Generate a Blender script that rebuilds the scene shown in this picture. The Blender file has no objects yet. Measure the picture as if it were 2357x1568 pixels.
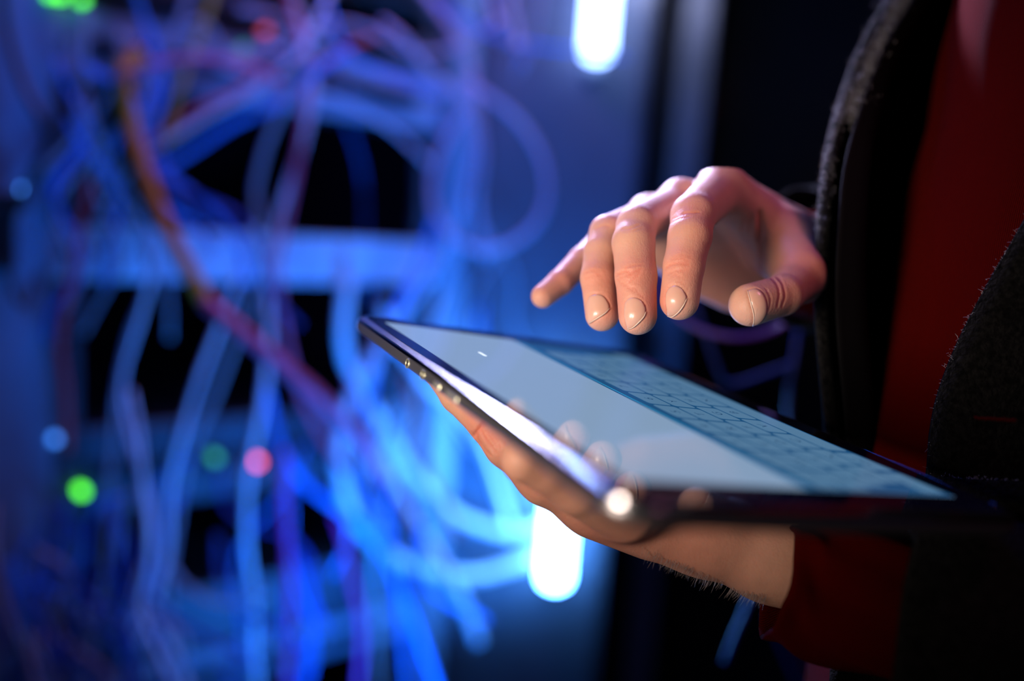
import bpy, math, random
import numpy as np
from mathutils import Vector, Matrix
random.seed(7); rng = np.random.default_rng(7)
S = bpy.context.scene; COL = S.collection
MM = 0.001
# ---------------------------------------------------------------- camera
# All design coordinates are camera-aligned millimetres (X right, Y down, Z forward); W() turns them into world metres.
FPX, CX, CY = 2000.0, 1178.5, 784.0
up_c = np.array([.071, .988, .134]); up_c /= np.linalg.norm(up_c)          # world up, in blender camera axes
fw_c = np.array([0, 0, -1.0]); yw = fw_c - (fw_c @ up_c) * up_c; yw /= np.linalg.norm(yw)
xw = np.cross(yw, up_c)
RC = np.array([xw, yw, up_c])                                              # camera axes -> world
CAM = np.array([0, 0, 1.30])
RD = RC @ np.diag([1, -1, -1.0])                                           # design axes -> world
def W(p):
    p = np.asarray(p, float)
    return p @ RD.T * MM + CAM
def PX(px, py, z):
    return np.array([(px - CX) / FPX * z, (py - CY) / FPX * z, z], float)
def WP(px, py, z): return W(PX(px, py, z))
def toD(w): return ((np.asarray(w, float) - CAM) / MM) @ RD               # world -> design
cam_d = bpy.data.cameras.new('camera'); cam = bpy.data.objects.new('camera', cam_d); COL.objects.link(cam)
cam.matrix_world = Matrix([list(RC[i]) + [CAM[i]] for i in range(3)] + [[0, 0, 0, 1]])
cam_d.sensor_width = 36; cam_d.lens = 36 * FPX / 2357; cam_d.clip_start = .01; cam_d.clip_end = 50
cam_d.dof.use_dof = True; cam_d.dof.focus_distance = .357; cam_d.dof.aperture_fstop = cam_d.lens / 17.0
S.camera = cam
# ---------------------------------------------------------------- colour management, world
S.view_settings.view_transform = 'Standard'; S.view_settings.look = 'None'
S.view_settings.exposure = 0; S.view_settings.gamma = 1
wd = bpy.data.worlds.new('world'); S.world = wd; wd.use_nodes = True
wd.node_tree.nodes['Background'].inputs[0].default_value = (.01, .02, .10, 1)
wd.node_tree.nodes['Background'].inputs[1].default_value = .05
# ---------------------------------------------------------------- lights
def area(name, pos, target, size, col, power, size_y=None, spread=180):
    l = bpy.data.lights.new(name, 'AREA'); l.color = col; l.energy = power
    l.shape = 'RECTANGLE' if size_y else 'SQUARE'; l.size = size
    if size_y: l.size_y = size_y
    l.spread = math.radians(spread)
    o = bpy.data.objects.new(name, l); COL.objects.link(o); o.location = W(pos)
    d = Vector(W(target) - W(pos)); o.rotation_euler = d.to_track_quat('-Z', 'Y').to_euler()
    return o
area('rack_blue_fill', (-250, -850, 700), (-250, 300, 1050), .5, (.012, .12, 1), 6.5, .25)  # unseen blue fill, added so the rack and cables show up
area('low_blue_fill', (-30, 520, 830), (-150, -60, 1130), .25, (.012, .19, 1), 4.2, .25, 90)  # fill lamp added below the view to brighten the rack faces
area('cable_pink_fill', (-100, -700, 850), (-250, 0, 1000), .25, (1, .34, .30), 1.0, .25)  # unseen pink fill, added to bring out the red and orange cables
area('hand_key_light', (-280, 15, 50), (35, -35, 365), .20, (1, .78, .64), .25, .12, 42)
area('room_mauve_light', (520, -620, 160), (140, -60, 420), .2, (.9, .3, .5), .20, .2, 60)
area('added_rim_light', (-60, -640, 1060), (160, -130, 430), .12, (.56, .56, 1), 1.5, .12, 34)  # unseen back lamp, added to edge the jacket and knuckles
# ---------------------------------------------------------------- materials
def mat(name, col, rough=.5, metal=0, emit=None, es=1, bump=None, var=None, sheen=0, sss=0, coat=0, spec=.5):
    m = bpy.data.materials.new(name); m.use_nodes = True
    nt = m.node_tree; b = nt.nodes['Principled BSDF']; I = b.inputs
    I['Base Color'].default_value = (*col, 1); I['Roughness'].default_value = rough; I['Metallic'].default_value = metal
    I['Specular IOR Level'].default_value = spec
    if emit: I['Emission Color'].default_value = (*emit, 1); I['Emission Strength'].default_value = es
    if sheen: I['Sheen Weight'].default_value = sheen; I['Sheen Roughness'].default_value = .5
    if coat: I['Coat Weight'].default_value = coat; I['Coat Roughness'].default_value = .05
    if sss:
        I['Subsurface Weight'].default_value = sss; I['Subsurface Radius'].default_value = (1, .3, .15); I['Subsurface Scale'].default_value = .004
    tc = nt.nodes.new('ShaderNodeTexCoord')
    if var:   # (scale, amount) value variation
        n = nt.nodes.new('ShaderNodeTexNoise'); n.inputs['Scale'].default_value = var[0]; n.inputs['Detail'].default_value = 4
        nt.links.new(tc.outputs['Object'], n.inputs['Vector'])
        r = nt.nodes.new('ShaderNodeValToRGB'); r.color_ramp.elements[0].position = .35; r.color_ramp.elements[1].position = .65
        r.color_ramp.elements[0].color = (*[c * (1 - var[1]) for c in col], 1)
        r.color_ramp.elements[1].color = (*[min(1, c * (1 + var[1])) for c in col], 1)
        nt.links.new(n.outputs['Fac'], r.inputs[0]); nt.links.new(r.outputs[0], I['Base Color'])
    if bump:  # (scale, strength, distance)
        n = nt.nodes.new('ShaderNodeTexNoise'); n.inputs['Scale'].default_value = bump[0]; n.inputs['Detail'].default_value = 6
        nt.links.new(tc.outputs['Object'], n.inputs['Vector'])
        bp = nt.nodes.new('ShaderNodeBump'); bp.inputs['Strength'].default_value = bump[1]; bp.inputs['Distance'].default_value = bump[2]
        nt.links.new(n.outputs['Fac'], bp.inputs['Height']); nt.links.new(bp.outputs[0], I['Normal'])
    return m
M = {}
M['rack'] = mat('rack_steel', (.10, .11, .13), .38, .3, var=(8, .2))
M['panel'] = mat('painted_panel', (.11, .12, .14), .45, 0, var=(5, .12))
M['dark'] = mat('dark_plastic', (.012, .012, .015), .5)
M['black'] = mat('black_steel', (.008, .008, .011), .6, var=(6, .3))
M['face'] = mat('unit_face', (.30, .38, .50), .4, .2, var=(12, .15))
M['facelit'] = mat('unit_face_lit', (.62, .68, .75), .4, .1, var=(12, .15))  # paler copy of the unit face, the tube's glow put into its colour
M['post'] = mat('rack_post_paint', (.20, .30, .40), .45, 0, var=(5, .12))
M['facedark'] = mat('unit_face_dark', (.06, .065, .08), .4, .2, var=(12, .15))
M['wall'] = mat('room_wall', (.03, .035, .05), .8, var=(3, .2), bump=(60, .2, .001))
M['floor'] = mat('room_floor', (.05, .05, .06), .5, var=(4, .2))
M['tube_top'] = mat('tube_glow_top', (.8, .8, .8), .3, emit=(.28, .45, 1), es=10)
M['tube_level'] = mat('tube_glow_level', (.8, .8, .8), .3, emit=(.62, .66, 1), es=12)
M['tube_low'] = mat('tube_glow_low', (.8, .8, .8), .3, emit=(.09, .34, 1), es=58)
M['cap'] = mat('lamp_cap', (.25, .26, .28), .3, .6)
M['alu'] = mat('tablet_metal', (.30, .31, .33), .30, .85, bump=(900, .06, .0003))
M['glass'] = mat('tablet_bezel', (.004, .005, .012), .04, 0, spec=1)
M['rim'] = mat('tablet_rim', (.55, .56, .60), .13, 1)
M['scr'] = mat('tablet_display', (.01, .01, .01), .05, emit=(.24, .36, .53), es=.92, spec=.9)
M['kb'] = mat('keyboard_panel', (.01, .01, .01), .05, emit=(.012, .09, .23), es=.8, spec=.9)
M['key'] = mat('keyboard_key', (.01, .01, .01), .05, emit=(.10, .23, .39), es=.8, spec=.9)
M['glyph'] = mat('keyboard_glyph', (.01, .01, .01), .05, emit=(.01, .05, .13), es=.9)
M['white_mark'] = mat('screen_mark', (.02, .02, .02), .05, emit=(.8, .9, 1), es=1.3)
M['ring'] = mat('port_ring', (.55, .57, .42), .35, .7)
M['wool'] = mat('dark_wool', (.0035, .0035, .0035), .95, var=(420, .9), bump=(520, 1, .004), sheen=.02, spec=.05)
M['lining'] = mat('jacket_lining', (.0015, .0015, .002), .9, spec=.1)
M['fuzz'] = mat('rimlit_wool_fuzz', (.5, .5, .54), .7)  # much paler than the wool, with the rim light put into the colour
M['hair'] = mat('arm_hair', (.30, .26, .26), .4)
M['nail'] = mat('fingernail', (.64, .385, .29), .30, 0, sss=.25, coat=.15)
M['nailedge'] = mat('nail_free_edge', (.68, .50, .40), .4, sss=.2)
# red ribbed knit
def knit():
    m = mat('red_ribbed_knit', (.12, .004, .002), .95, spec=.04)
    nt = m.node_tree; b = nt.nodes['Principled BSDF']
    uv = nt.nodes.new('ShaderNodeUVMap'); w = nt.nodes.new('ShaderNodeTexWave'); w.wave_profile = 'SIN'
    w.inputs['Scale'].default_value = 1; w.inputs['Distortion'].default_value = .6; w.inputs['Detail Scale'].default_value = .5
    nt.links.new(uv.outputs[0], w.inputs['Vector'])
    bp = nt.nodes.new('ShaderNodeBump'); bp.inputs['Strength'].default_value = .9; bp.inputs['Distance'].default_value = .0012
    nt.links.new(w.outputs['Fac'], bp.inputs['Height']); nt.links.new(bp.outputs[0], b.inputs['Normal'])
    r = nt.nodes.new('ShaderNodeValToRGB'); r.color_ramp.elements[0].color = (.035, .0006, .0003, 1); r.color_ramp.elements[1].color = (.15, .0022, .0008, 1)
    nt.links.new(w.outputs['Fac'], r.inputs[0]); nt.links.new(r.outputs[0], b.inputs['Base Color'])
    return m
M['knit'] = knit()
def skin():
    m = mat('skin', (.62, .33, .24), .52, sss=.35, spec=.34)
    nt = m.node_tree; b = nt.nodes['Principled BSDF']; tc = nt.nodes['Texture Coordinate']
    at = nt.nodes.new('ShaderNodeAttribute'); at.attribute_name = 'flush'
    mx = nt.nodes.new('ShaderNodeMix'); mx.data_type = 'RGBA'
    mx.inputs['A'].default_value = (.60, .34, .245, 1); mx.inputs['B'].default_value = (.58, .20, .14, 1)
    nt.links.new(at.outputs['Fac'], mx.inputs['Factor'])
    n = nt.nodes.new('ShaderNodeTexNoise'); n.inputs['Scale'].default_value = 160; n.inputs['Detail'].default_value = 5
    nt.links.new(tc.outputs['Object'], n.inputs['Vector'])
    m2 = nt.nodes.new('ShaderNodeMix'); m2.data_type = 'RGBA'; m2.blend_type = 'MULTIPLY'; m2.inputs['Factor'].default_value = .35
    nt.links.new(mx.outputs['Result'], m2.inputs['A']); nt.links.new(n.outputs['Color'], m2.inputs['B'])
    rr = nt.nodes.new('ShaderNodeMapRange'); rr.inputs['To Min'].default_value = .7; rr.inputs['To Max'].default_value = 1.25
    nt.links.new(n.outputs['Fac'], rr.inputs['Value']); nt.links.new(rr.outputs[0], m2.inputs['B'])
    nt.links.new(m2.outputs['Result'], b.inputs['Base Color'])
    v = nt.nodes.new('ShaderNodeTexVoronoi'); v.inputs['Scale'].default_value = 1500
    mp = nt.nodes.new('ShaderNodeMapping'); mp.inputs['Scale'].default_value = (1, 1, .55)
    nt.links.new(tc.outputs['Object'], mp.inputs['Vector']); nt.links.new(mp.outputs[0], v.inputs['Vector'])
    n2 = nt.nodes.new('ShaderNodeTexNoise'); n2.inputs['Scale'].default_value = 700; n2.inputs['Detail'].default_value = 6
    nt.links.new(tc.outputs['Object'], n2.inputs['Vector'])
    ad = nt.nodes.new('ShaderNodeMath'); ad.operation = 'MULTIPLY_ADD'; ad.inputs[1].default_value = .5
    nt.links.new(v.outputs['Distance'], ad.inputs[0]); nt.links.new(n2.outputs['Fac'], ad.inputs[2])
    bp = nt.nodes.new('ShaderNodeBump'); bp.inputs['Strength'].default_value = .42; bp.inputs['Distance'].default_value = .0003
    nt.links.new(ad.outputs[0], bp.inputs['Height']); nt.links.new(bp.outputs[0], b.inputs['Normal'])
    return m
M['skin'] = skin()
CAB = {}
def cabmat(name, col, rough=.35):
    CAB[name] = mat('cable_' + name, col, rough)
for n_, c_ in dict(white=(.80, .82, .85), blue=(.05, .30, .85), grey=(.38, .40, .44), lavender=(.62, .55, .66), pink=(.95, .14, .24), orange=(1.0, .28, .02),
                   yellow=(.62, .42, .08), black=(.010, .010, .012), magenta=(.85, .03, .28), purple=(.12, .03, .30), deepblue=(.008, .03, .28), navy=(.03, .08, .42), red=(.7, .05, .05)).items(): cabmat(n_, c_)
# ---------------------------------------------------------------- object helpers
def tag(o, label=None, cat=None, group=None, kind=None):
    if label: o['label'] = label
    if cat: o['category'] = cat
    if group: o['group'] = group
    if kind: o['kind'] = kind
    return o
def empty(name, loc=(0, 0, 0)):
    o = bpy.data.objects.new(name, None); COL.objects.link(o); o.location = loc; o.empty_display_size = .02
    return o
def mesh(name, V, F, m, parent=None, smooth=True, design=True):
    """V in design mm (or world m when design=False); object origin at bbox centre / parented keeps world place"""
    V = np.asarray(V, float)
    if design: V = W(V)
    c = np.zeros(3) if parent is None else np.array(parent_loc(parent))
    org = V.mean(0)
    me = bpy.data.meshes.new(name)
    me.from_pydata((V - org).tolist(), [], [list(map(int, f)) for f in F]); me.update()
    if smooth: me.polygons.foreach_set('use_smooth', [True] * len(me.polygons))
    for mm_ in (m if isinstance(m, (list, tuple)) else [m]): me.materials.append(mm_)
    o = bpy.data.objects.new(name, me); COL.objects.link(o)
    if parent is not None: o.parent = parent
    o.location = org - c
    return o
def parent_loc(p):
    l = np.array(p.location)
    while p.parent: p = p.parent; l = l + np.array(p.location)
    return l
def boxVF(o, ax, ay, az, bevel=0):
    """box from corner o spanned by three vectors, optionally with bevelled edges"""
    o, ax, ay, az = [np.asarray(v, float) for v in (o, ax, ay, az)]
    if not bevel:
        V = [o + i * ax + j * ay + k * az for i in (0, 1) for j in (0, 1) for k in (0, 1)]
        F = [(0, 1, 3, 2), (4, 6, 7, 5), (0, 4, 5, 1), (2, 3, 7, 6), (0, 2, 6, 4), (1, 5, 7, 3)]
        return V, F
    L = [np.linalg.norm(a) for a in (ax, ay, az)]; A = [a / l for a, l in zip((ax, ay, az), L)]
    V = []; idx = {}
    for i in (0, 1):
        for j in (0, 1):
            for k in (0, 1):
                for e in range(3):
                    c = []
                    for d, s in enumerate((i, j, k)):
                        inset = 0 if d == e else bevel
                        c.append(inset if s == 0 else L[d] - inset)
                    idx[i, j, k, e] = len(V); V.append(o + A[0] * c[0] + A[1] * c[1] + A[2] * c[2])
    F = []
    for e in range(3):
        a, b = [d for d in range(3) if d != e]
        for s in (0, 1):
            q = []
            for (p, r) in ((0, 0), (1, 0), (1, 1), (0, 1)):
                t = [0, 0, 0]; t[e] = s; t[a] = p; t[b] = r; q.append(idx[(*t, e)])
            F.append(q)
    for e in range(3):
        a, b = [d for d in range(3) if d != e]
        for p in (0, 1):
            for r in (0, 1):
                t0 = [0, 0, 0]; t0[a] = p; t0[b] = r; t1 = list(t0); t1[e] = 1
                F.append([idx[(*t0, a)], idx[(*t1, a)], idx[(*t1, b)], idx[(*t0, b)]])
    for i in (0, 1):
        for j in (0, 1):
            for k in (0, 1): F.append([idx[i, j, k, 0], idx[i, j, k, 1], idx[i, j, k, 2]])
    return V, F
def catmull(P, n=8):
    P = np.asarray(P, float); Q = np.vstack([2 * P[0] - P[1], P, 2 * P[-1] - P[-2]]); out = []
    for i in range(len(P) - 1):
        a, b, c, d = Q[i:i + 4]
        for t in np.linspace(0, 1, n, endpoint=False):
            out.append(.5 * ((2 * b) + (-a + c) * t + (2 * a - 5 * b + 4 * c - d) * t * t + (-a + 3 * b - 3 * c + d) * t ** 3))
    out.append(P[-1]); return np.array(out)
def tubeVF(P, r, sides=8, caps=True):
    P = np.asarray(P, float); n = len(P); r = np.broadcast_to(r, n)
    T = np.gradient(P, axis=0); T /= np.linalg.norm(T, axis=1)[:, None] + 1e-12
    u = np.cross(T[0], [0.3, .9, .2]); u /= np.linalg.norm(u); V = []; F = []
    for i in range(n):
        u = u - (u @ T[i]) * T[i]; u /= np.linalg.norm(u); v = np.cross(T[i], u)
        for k in range(sides):
            a = 2 * math.pi * k / sides; V.append(P[i] + r[i] * (math.cos(a) * u + math.sin(a) * v))
    for i in range(n - 1):
        for k in range(sides):
            F.append((i * sides + k, i * sides + (k + 1) % sides, (i + 1) * sides + (k + 1) % sides, (i + 1) * sides + k))
    if caps: F.append(tuple(range(sides))[::-1]); F.append(tuple((n - 1) * sides + k for k in range(sides)))
    return V, F
def join(parts):
    V = []; F = []
    for v, f in parts:
        b = len(V); V += list(v); F += [tuple(i + b for i in q) for q in f]
    return V, F
def sphereVF(c, r, n=8, m=12):
    V = []; F = []
    for i in range(n + 1):
        th = math.pi * i / n
        for k in range(m):
            a = 2 * math.pi * k / m; V.append(np.asarray(c) + r * np.array([math.sin(th) * math.cos(a), math.cos(th), math.sin(th) * math.sin(a)]))
    for i in range(n):
        for k in range(m): F.append((i * m + k, (i + 1) * m + k, (i + 1) * m + (k + 1) % m, i * m + (k + 1) % m))
    return V, F
def copy_tree(o, parent=None):
    c = o.copy(); COL.objects.link(c); c.parent = parent
    for ch in [x for x in bpy.data.objects if x.parent == o]: copy_tree(ch, c)
    return c
# ================================================================ ROOM
UPD = toD(CAM + np.array([0, 0, 1])) ; UPD = UPD / np.linalg.norm(UPD)      # world up in design axes
def struct(name, o, s, m):
    V, F = boxVF(o, (s[0], 0, 0), (0, s[1], 0), (0, 0, s[2])); ob = mesh(name, V, F, m, smooth=False, design=False); ob['kind'] = 'structure'; return ob
struct('floor', (-2, -1.5, -.1), (4.5, 5, .1), M['floor'])
struct('ceiling', (-2, -1.5, 2.6), (4.5, 5, .1), M['wall'])
struct('wall_back', (-2, 3.4, 0), (4.5, .1, 2.6), M['wall'])
struct('wall_left', (-2.1, -1.5, 0), (.1, 5, 2.6), M['wall'])
struct('wall_right', (2.4, -1.5, 0), (.1, 5, 2.6), M['wall'])
# ================================================================ SERVER RACK (world aligned)
def hz(v): v = np.array(v, float); v[2] = 0; return v / np.linalg.norm(v)
rl = WP(122, 700, 880); rr = WP(1003, 700, 1170)
RU = hz(rr - rl); RB = np.array([-RU[1], RU[0], 0.]); RWID = np.linalg.norm((rr - rl)[:2])   # along the front, into the rack
R0 = np.array([rl[0], rl[1], 0.])
ZU = np.array([0, 0, 1.])
def RP(u, b, z): return R0 + RU * u + RB * b + ZU * z
def rack_z(px, py):
    """height and u on the rack's front plane seen at a pixel"""
    d = W(PX(px, py, 1000)) - CAM; t = ((R0 - CAM) @ RB) / (d @ RB); p = CAM + d * t
    return (p - R0) @ RU, p[2]
def rbox(u, b, z, su, sb, sz, bevel=0): return boxVF(RP(u, b, z), RU * su, RB * sb, ZU * sz, bevel)
rack = empty('server_rack', RP(RWID / 2, .3, 0)); tag(rack, 'open steel server rack full of tangled cables at left', 'server rack')
def rpart(name, V, F, m, parent=rack): return mesh(name, V, F, m, parent, smooth=False, design=False)
H = 2.05
# left front post: wide painted profile with folded lip ; right front post ; rear posts
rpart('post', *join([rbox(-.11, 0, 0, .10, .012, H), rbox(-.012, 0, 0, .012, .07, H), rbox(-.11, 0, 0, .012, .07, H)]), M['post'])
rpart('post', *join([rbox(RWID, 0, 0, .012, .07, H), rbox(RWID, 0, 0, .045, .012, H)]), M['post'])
rpart('post', *rbox(-.03, .62, 0, .03, .05, H, .004), M['black']); rpart('post', *rbox(RWID, .62, 0, .03, .05, H, .004), M['black'])
rpart('side_panel', *rbox(-.115, .07, 0, .004, .55, H), M['black']); rpart('back_panel', *rbox(-.11, .68, 0, RWID + .16, .006, H), M['black'])
rpart('top_panel', *rbox(-.11, 0, H, RWID + .16, .68, .03), M['black']); rpart('base_panel', *rbox(-.11, 0, 0, RWID + .16, .68, .08), M['black'])
for u in (0.0, RWID - .028):        # mounting rails with rows of square holes
    hs = []
    for (a, b) in ((0, .009), (.019, .028)): hs.append(rbox(u + a, .012, .08, b - a, .003, H - .1))
    z = .1
    while z < H - .05: hs.append(rbox(u + .009, .012, z, .010, .003, .006)); z += .0159
    rpart('mounting_rail', *join(hs), M['rack'])
_port = None
def unit(name, label, px, ytop, ybot, face, body=.42, nport=24, leds=(), recess=0.0, rows=1):
    """a rack unit whose face spans the picture heights ytop..ybot at picture column px"""
    z1 = rack_z(px, ytop)[1]; z0 = rack_z(px, ybot)[1]; h = z1 - z0
    t = empty(name, RP(RWID / 2, .02 + recess, z0)); tag(t, label, 'rack unit' if 'switch' not in name and 'panel' not in name else name.split('_')[-1] if 'panel' in name else 'switch')
    rpart('chassis', *rbox(.02, .025 + recess, z0 + .001, RWID - .04, body, h - .002), M['black'], t)
    rpart('faceplate', *rbox(.0, .006 + recess, z0 + .0005, RWID, .012, h - .001, .0015), face, t)
    if nport:
        for r_ in range(rows):
            pv = None
            for k in range(nport):
                u = .035 + (RWID - .085) * k / nport + (.006 if k % 12 >= 6 else 0); zz = z0 + h * (r_ + .5) / rows - .006
                if pv is None:
                    sh = [rbox(u, .0005 + recess, zz, .0015, .0065, .012), rbox(u + .0125, .0005 + recess, zz, .0015, .0065, .012),
                          rbox(u, .0005 + recess, zz, .014, .0065, .0015), rbox(u, .0005 + recess, zz + .0105, .014, .0065, .0015), rbox(u + .0015, .0045 + recess, zz + .0015, .011, .001, .009)]
                    pv = rpart('port', *join(sh), M['dark'], t); u0 = u
                else:
                    q = pv.copy(); COL.objects.link(q); q.location = pv.location + Vector(RU * (u - u0))
    for (lx, ly, r, c, e) in leds:
        u, zz = rack_z(lx, ly); P = RP(u, -.004, zz)
        mm_ = bpy.data.materials.get('led_%s_%s' % (c, e)) or mat('led_%s_%s' % (c, e), (.1, .1, .1), .4, emit=LEDC[c], es=e)
        rpart('indicator_light', *join([sphereVF(P, r), tubeVF([P, RP(u, .008 + recess, zz)], r * .9, 10)]), mm_, t)
    for u in (.012, RWID - .012):
        rpart('screw', *tubeVF([RP(u, .002 + recess, z0 + h / 2), RP(u, .01 + recess, z0 + h / 2)], .004, 8), M['cap'], t)
    return t
LEDC = dict(green=(.10, 1, .02), teal=(.05, .6, .4), red=(1, .12, .22), blue=(.05, .25, 1), cyan=(.02, .5, 1), olive=(.5, .5, .03))
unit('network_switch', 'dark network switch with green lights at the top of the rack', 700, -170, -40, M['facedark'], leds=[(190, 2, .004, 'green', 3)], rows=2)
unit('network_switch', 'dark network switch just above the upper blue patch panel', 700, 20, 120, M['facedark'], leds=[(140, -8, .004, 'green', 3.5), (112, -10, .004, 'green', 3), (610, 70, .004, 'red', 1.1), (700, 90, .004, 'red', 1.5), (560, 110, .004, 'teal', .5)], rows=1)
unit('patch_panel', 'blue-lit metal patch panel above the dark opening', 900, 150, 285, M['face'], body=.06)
unit('blank_panel', 'brightly lit blank metal panel level with the pinky finger', 800, 548, 655, M['facelit'], body=.06, nport=0)
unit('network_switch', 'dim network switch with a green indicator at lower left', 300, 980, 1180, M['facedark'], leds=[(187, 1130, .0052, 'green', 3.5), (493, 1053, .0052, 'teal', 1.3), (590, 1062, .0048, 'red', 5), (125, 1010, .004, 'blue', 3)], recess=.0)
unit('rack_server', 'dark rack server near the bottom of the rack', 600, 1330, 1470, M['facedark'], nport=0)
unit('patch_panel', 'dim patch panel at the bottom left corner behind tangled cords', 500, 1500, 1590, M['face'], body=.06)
# black latch on the left post with blue indicator
lt = empty('door_latch', WP(50, 520, 860)); tag(lt, 'black swing latch on the pale left rack post', 'latch')
la, lb = rack_z(0, 430)[1], rack_z(40, 620)[1]
rpart('latch_body', *rbox(-.085, -.022, lb, .05, .02, la - lb, .004), M['dark'], lt)
rpart('latch_handle', *rbox(-.11, -.032, la - .02, .085, .012, .018, .003), M['dark'], lt)
u_, z_ = rack_z(40, 435)
rpart('indicator_light', *sphereVF(RP(u_, -.032, z_), .0035), mat('led_blue_latch', (.1, .1, .1), .4, emit=LEDC['blue'], es=5), lt)
# ---------------- neighbouring cabinet with pale door frame behind the tubes, and dark cabinets in the aisle
cab = empty('equipment_cabinet', WP(1250, 1200, 1290)); tag(cab, 'pale blue-lit cabinet side panel behind the two light tubes', 'cabinet')
c0 = WP(1000, 784, 1215); c1 = WP(1425, 784, 1235); CU = hz(c1 - c0); CB = np.array([-CU[1], CU[0], 0]); CW = np.linalg.norm((c1 - c0)[:2]); C0 = np.array([c0[0], c0[1], 0])
def cbox(u, b, z, su, sb, sz, bev=0): return boxVF(C0 + CU * u + CB * b + ZU * z, CU * su, CB * sb, ZU * sz, bev)
rpart('panel', *cbox(0, 0, 0, CW, .012, 2.1, .003), M['panel'], cab)
rpart('panel_edge', *cbox(CW, .0, 0, .012, .40, 2.1, .003), M['facedark'], cab)
rpart('panel_seam', *cbox(.05, -.003, 0, .008, .004, 2.1), M['rack'], cab)
rpart('cabinet_body', *cbox(0, .014, 0, CW - .002, .4, 2.08), M['black'], cab)
def dark_cab(xa, xb, z, label, m):
    a = WP(xa, 784, z); b = WP(xb, 784, z * 1.005); U = hz(b - a); B = np.array([-U[1], U[0], 0]); Wd = np.linalg.norm((b - a)[:2]); O = np.array([a[0], a[1], 0])
    t = empty('equipment_cabinet', O + U * Wd / 2); tag(t, label, 'cabinet')
    bb = lambda u, d, zz, su, sb, sz, bev=0: boxVF(O + U * u + B * d + ZU * zz, U * su, B * sb, ZU * sz, bev)
    rpart('cabinet_body', *bb(0, .03, 0, Wd, .5, 2.0), M['black'], t)
    rpart('door', *bb(.01, .0, .05, Wd - .02, .025, 1.9, .004), m, t)
    rpart('door_handle', *bb(Wd - .07, -.02, 1.0, .02, .018, .14, .004), M['dark'], t)
    return t, O, U, B
rp, _, _, _ = dark_cab(1490, 1590, 1330, 'narrow grey cabinet edge just right of the upper light tube', M['panel'])
t2, O2, U2, B2 = dark_cab(1604, 2600, 1900, 'dark cabinet across the aisle behind the typing hand', M['black'])
for i, (lx, ly, c, e, r) in enumerate([(1590, 205, 'red', .5, .014), (1600, 225, 'red', .6, .012), (1615, 250, 'red', .16, .012), (1722, 205, 'olive', .07, .02)]):
    P = WP(lx, ly, 1860)
    rpart('indicator_light', *sphereVF(P, r), mat('led_dim_%d' % i, (.02, .02, .02), .4, emit=LEDC[c], es=e), t2)
# ---------------- light tubes
def tube(name, label, xa, ya, xb, yb, z, m, r=19, up=0):
    """fluorescent tube between two picture points (rounded diffuser, end caps beyond)"""
    A = PX(xa, ya, z); B = A + UPD * up if up else PX(xb, yb, z); d = (B - A) / np.linalg.norm(B - A)
    t = empty(name, W(A)); tag(t, label, 'lamp')
    s = np.array([0, .6, 2, 5, 9, 14]); rr_ = np.sqrt(np.clip(1 - ((14 - s) / 14) ** 2, 0.02, 1))
    pts = [A + d * k for k in s] + [B - d * k for k in s[::-1]]; rad = list((r - 14) * .6 + (14 + (r - 14) * .4) * rr_) + list(((r - 14) * .6 + (14 + (r - 14) * .4) * rr_)[::-1])
    V, F = tubeVF(pts, rad, 24); mesh('diffuser', V, F, m, t)
    V, F = boxVF(A + np.array([-8, 10, 20.]), (16, 0, 0), (B - A) * .96, (0, 0, 22)); mesh('mounting_rail', V, F, M['cap'], t, smooth=False)
    return t
tube('light_tube', 'upper glowing white light tube, hanging from the top edge', 1372, 141, 0, 0, 1140, M['tube_top'], 20, up=620)
tube('light_tube', 'unseen added level light tube above the top edge, mirrored in tablet rim', 1470, -84, 1790, -120, 1130, M['tube_level'], 28)  # added out of view to lengthen the reflection along the tablet's edge
tube('light_tube', 'lower glowing white light tube, beneath the tablet', 1275, 1350, 0, 0, 1232, M['tube_low'], 20, up=292)
# ================================================================ TABLET
TU = np.array([.44690429, .22764907, -.86513146]); TV = np.array([.86900856, .11910464, .48024807])
TU /= np.linalg.norm(TU); TN = np.cross(TU, TV); TN /= np.linalg.norm(TN); TV = np.cross(TN, TU)
T0 = np.array([-76.6, -13.83, 413.1]); TL, TW = 235.0, 169.5
def TP(u, v, h=0): return T0 + TU * u + TV * v + TN * h
def below(P, gap=0): # signed height of a point above the tablet's top plane
    return (np.asarray(P) - T0) @ TN
tab = empty('tablet_computer', W(TP(TL / 2, TW / 2, -7))); tag(tab, 'thin tablet with a lit on-screen keyboard, held up by the lower hand', 'tablet')
def rrect(d, h, rad=14, n=8, x0=0, y0=0, x1=TL, y1=TW):
    """rounded rectangle loop inset by d"""
    r = max(rad - d, .8); out = []
    for (cx_, cy_, a0) in ((x1 - d - r, y1 - d - r, 0), (x0 + d + r, y1 - d - r, 90), (x0 + d + r, y0 + d + r, 180), (x1 - d - r, y0 + d + r, 270)):
        for k in range(n + 1):
            a = math.radians(a0 + 90 * k / n); out.append(TP(cx_ + r * math.cos(a), cy_ + r * math.sin(a), h))
    return out
def loft(loops, cap0=False, cap1=False):
    n = len(loops[0]); V = [p for l in loops for p in l]; F = []
    for i in range(len(loops) - 1):
        for k in range(n): F.append((i * n + k, i * n + (k + 1) % n, (i + 1) * n + (k + 1) % n, (i + 1) * n + k))
    if cap0: F.append(tuple(range(n))[::-1])
    if cap1: F.append(tuple((len(loops) - 1) * n + k for k in range(n)))
    return V, F
V, F = loft([rrect(d, h) for d, h in ((9, -7.6), (4, -7.5), (1.8, -7.1), (.6, -6.3), (.0, -5.2), (0, -4.2), (0, -2.7), (.15, -2.2))], True, False); mesh('housing', V, F, M['alu'], tab)
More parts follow.
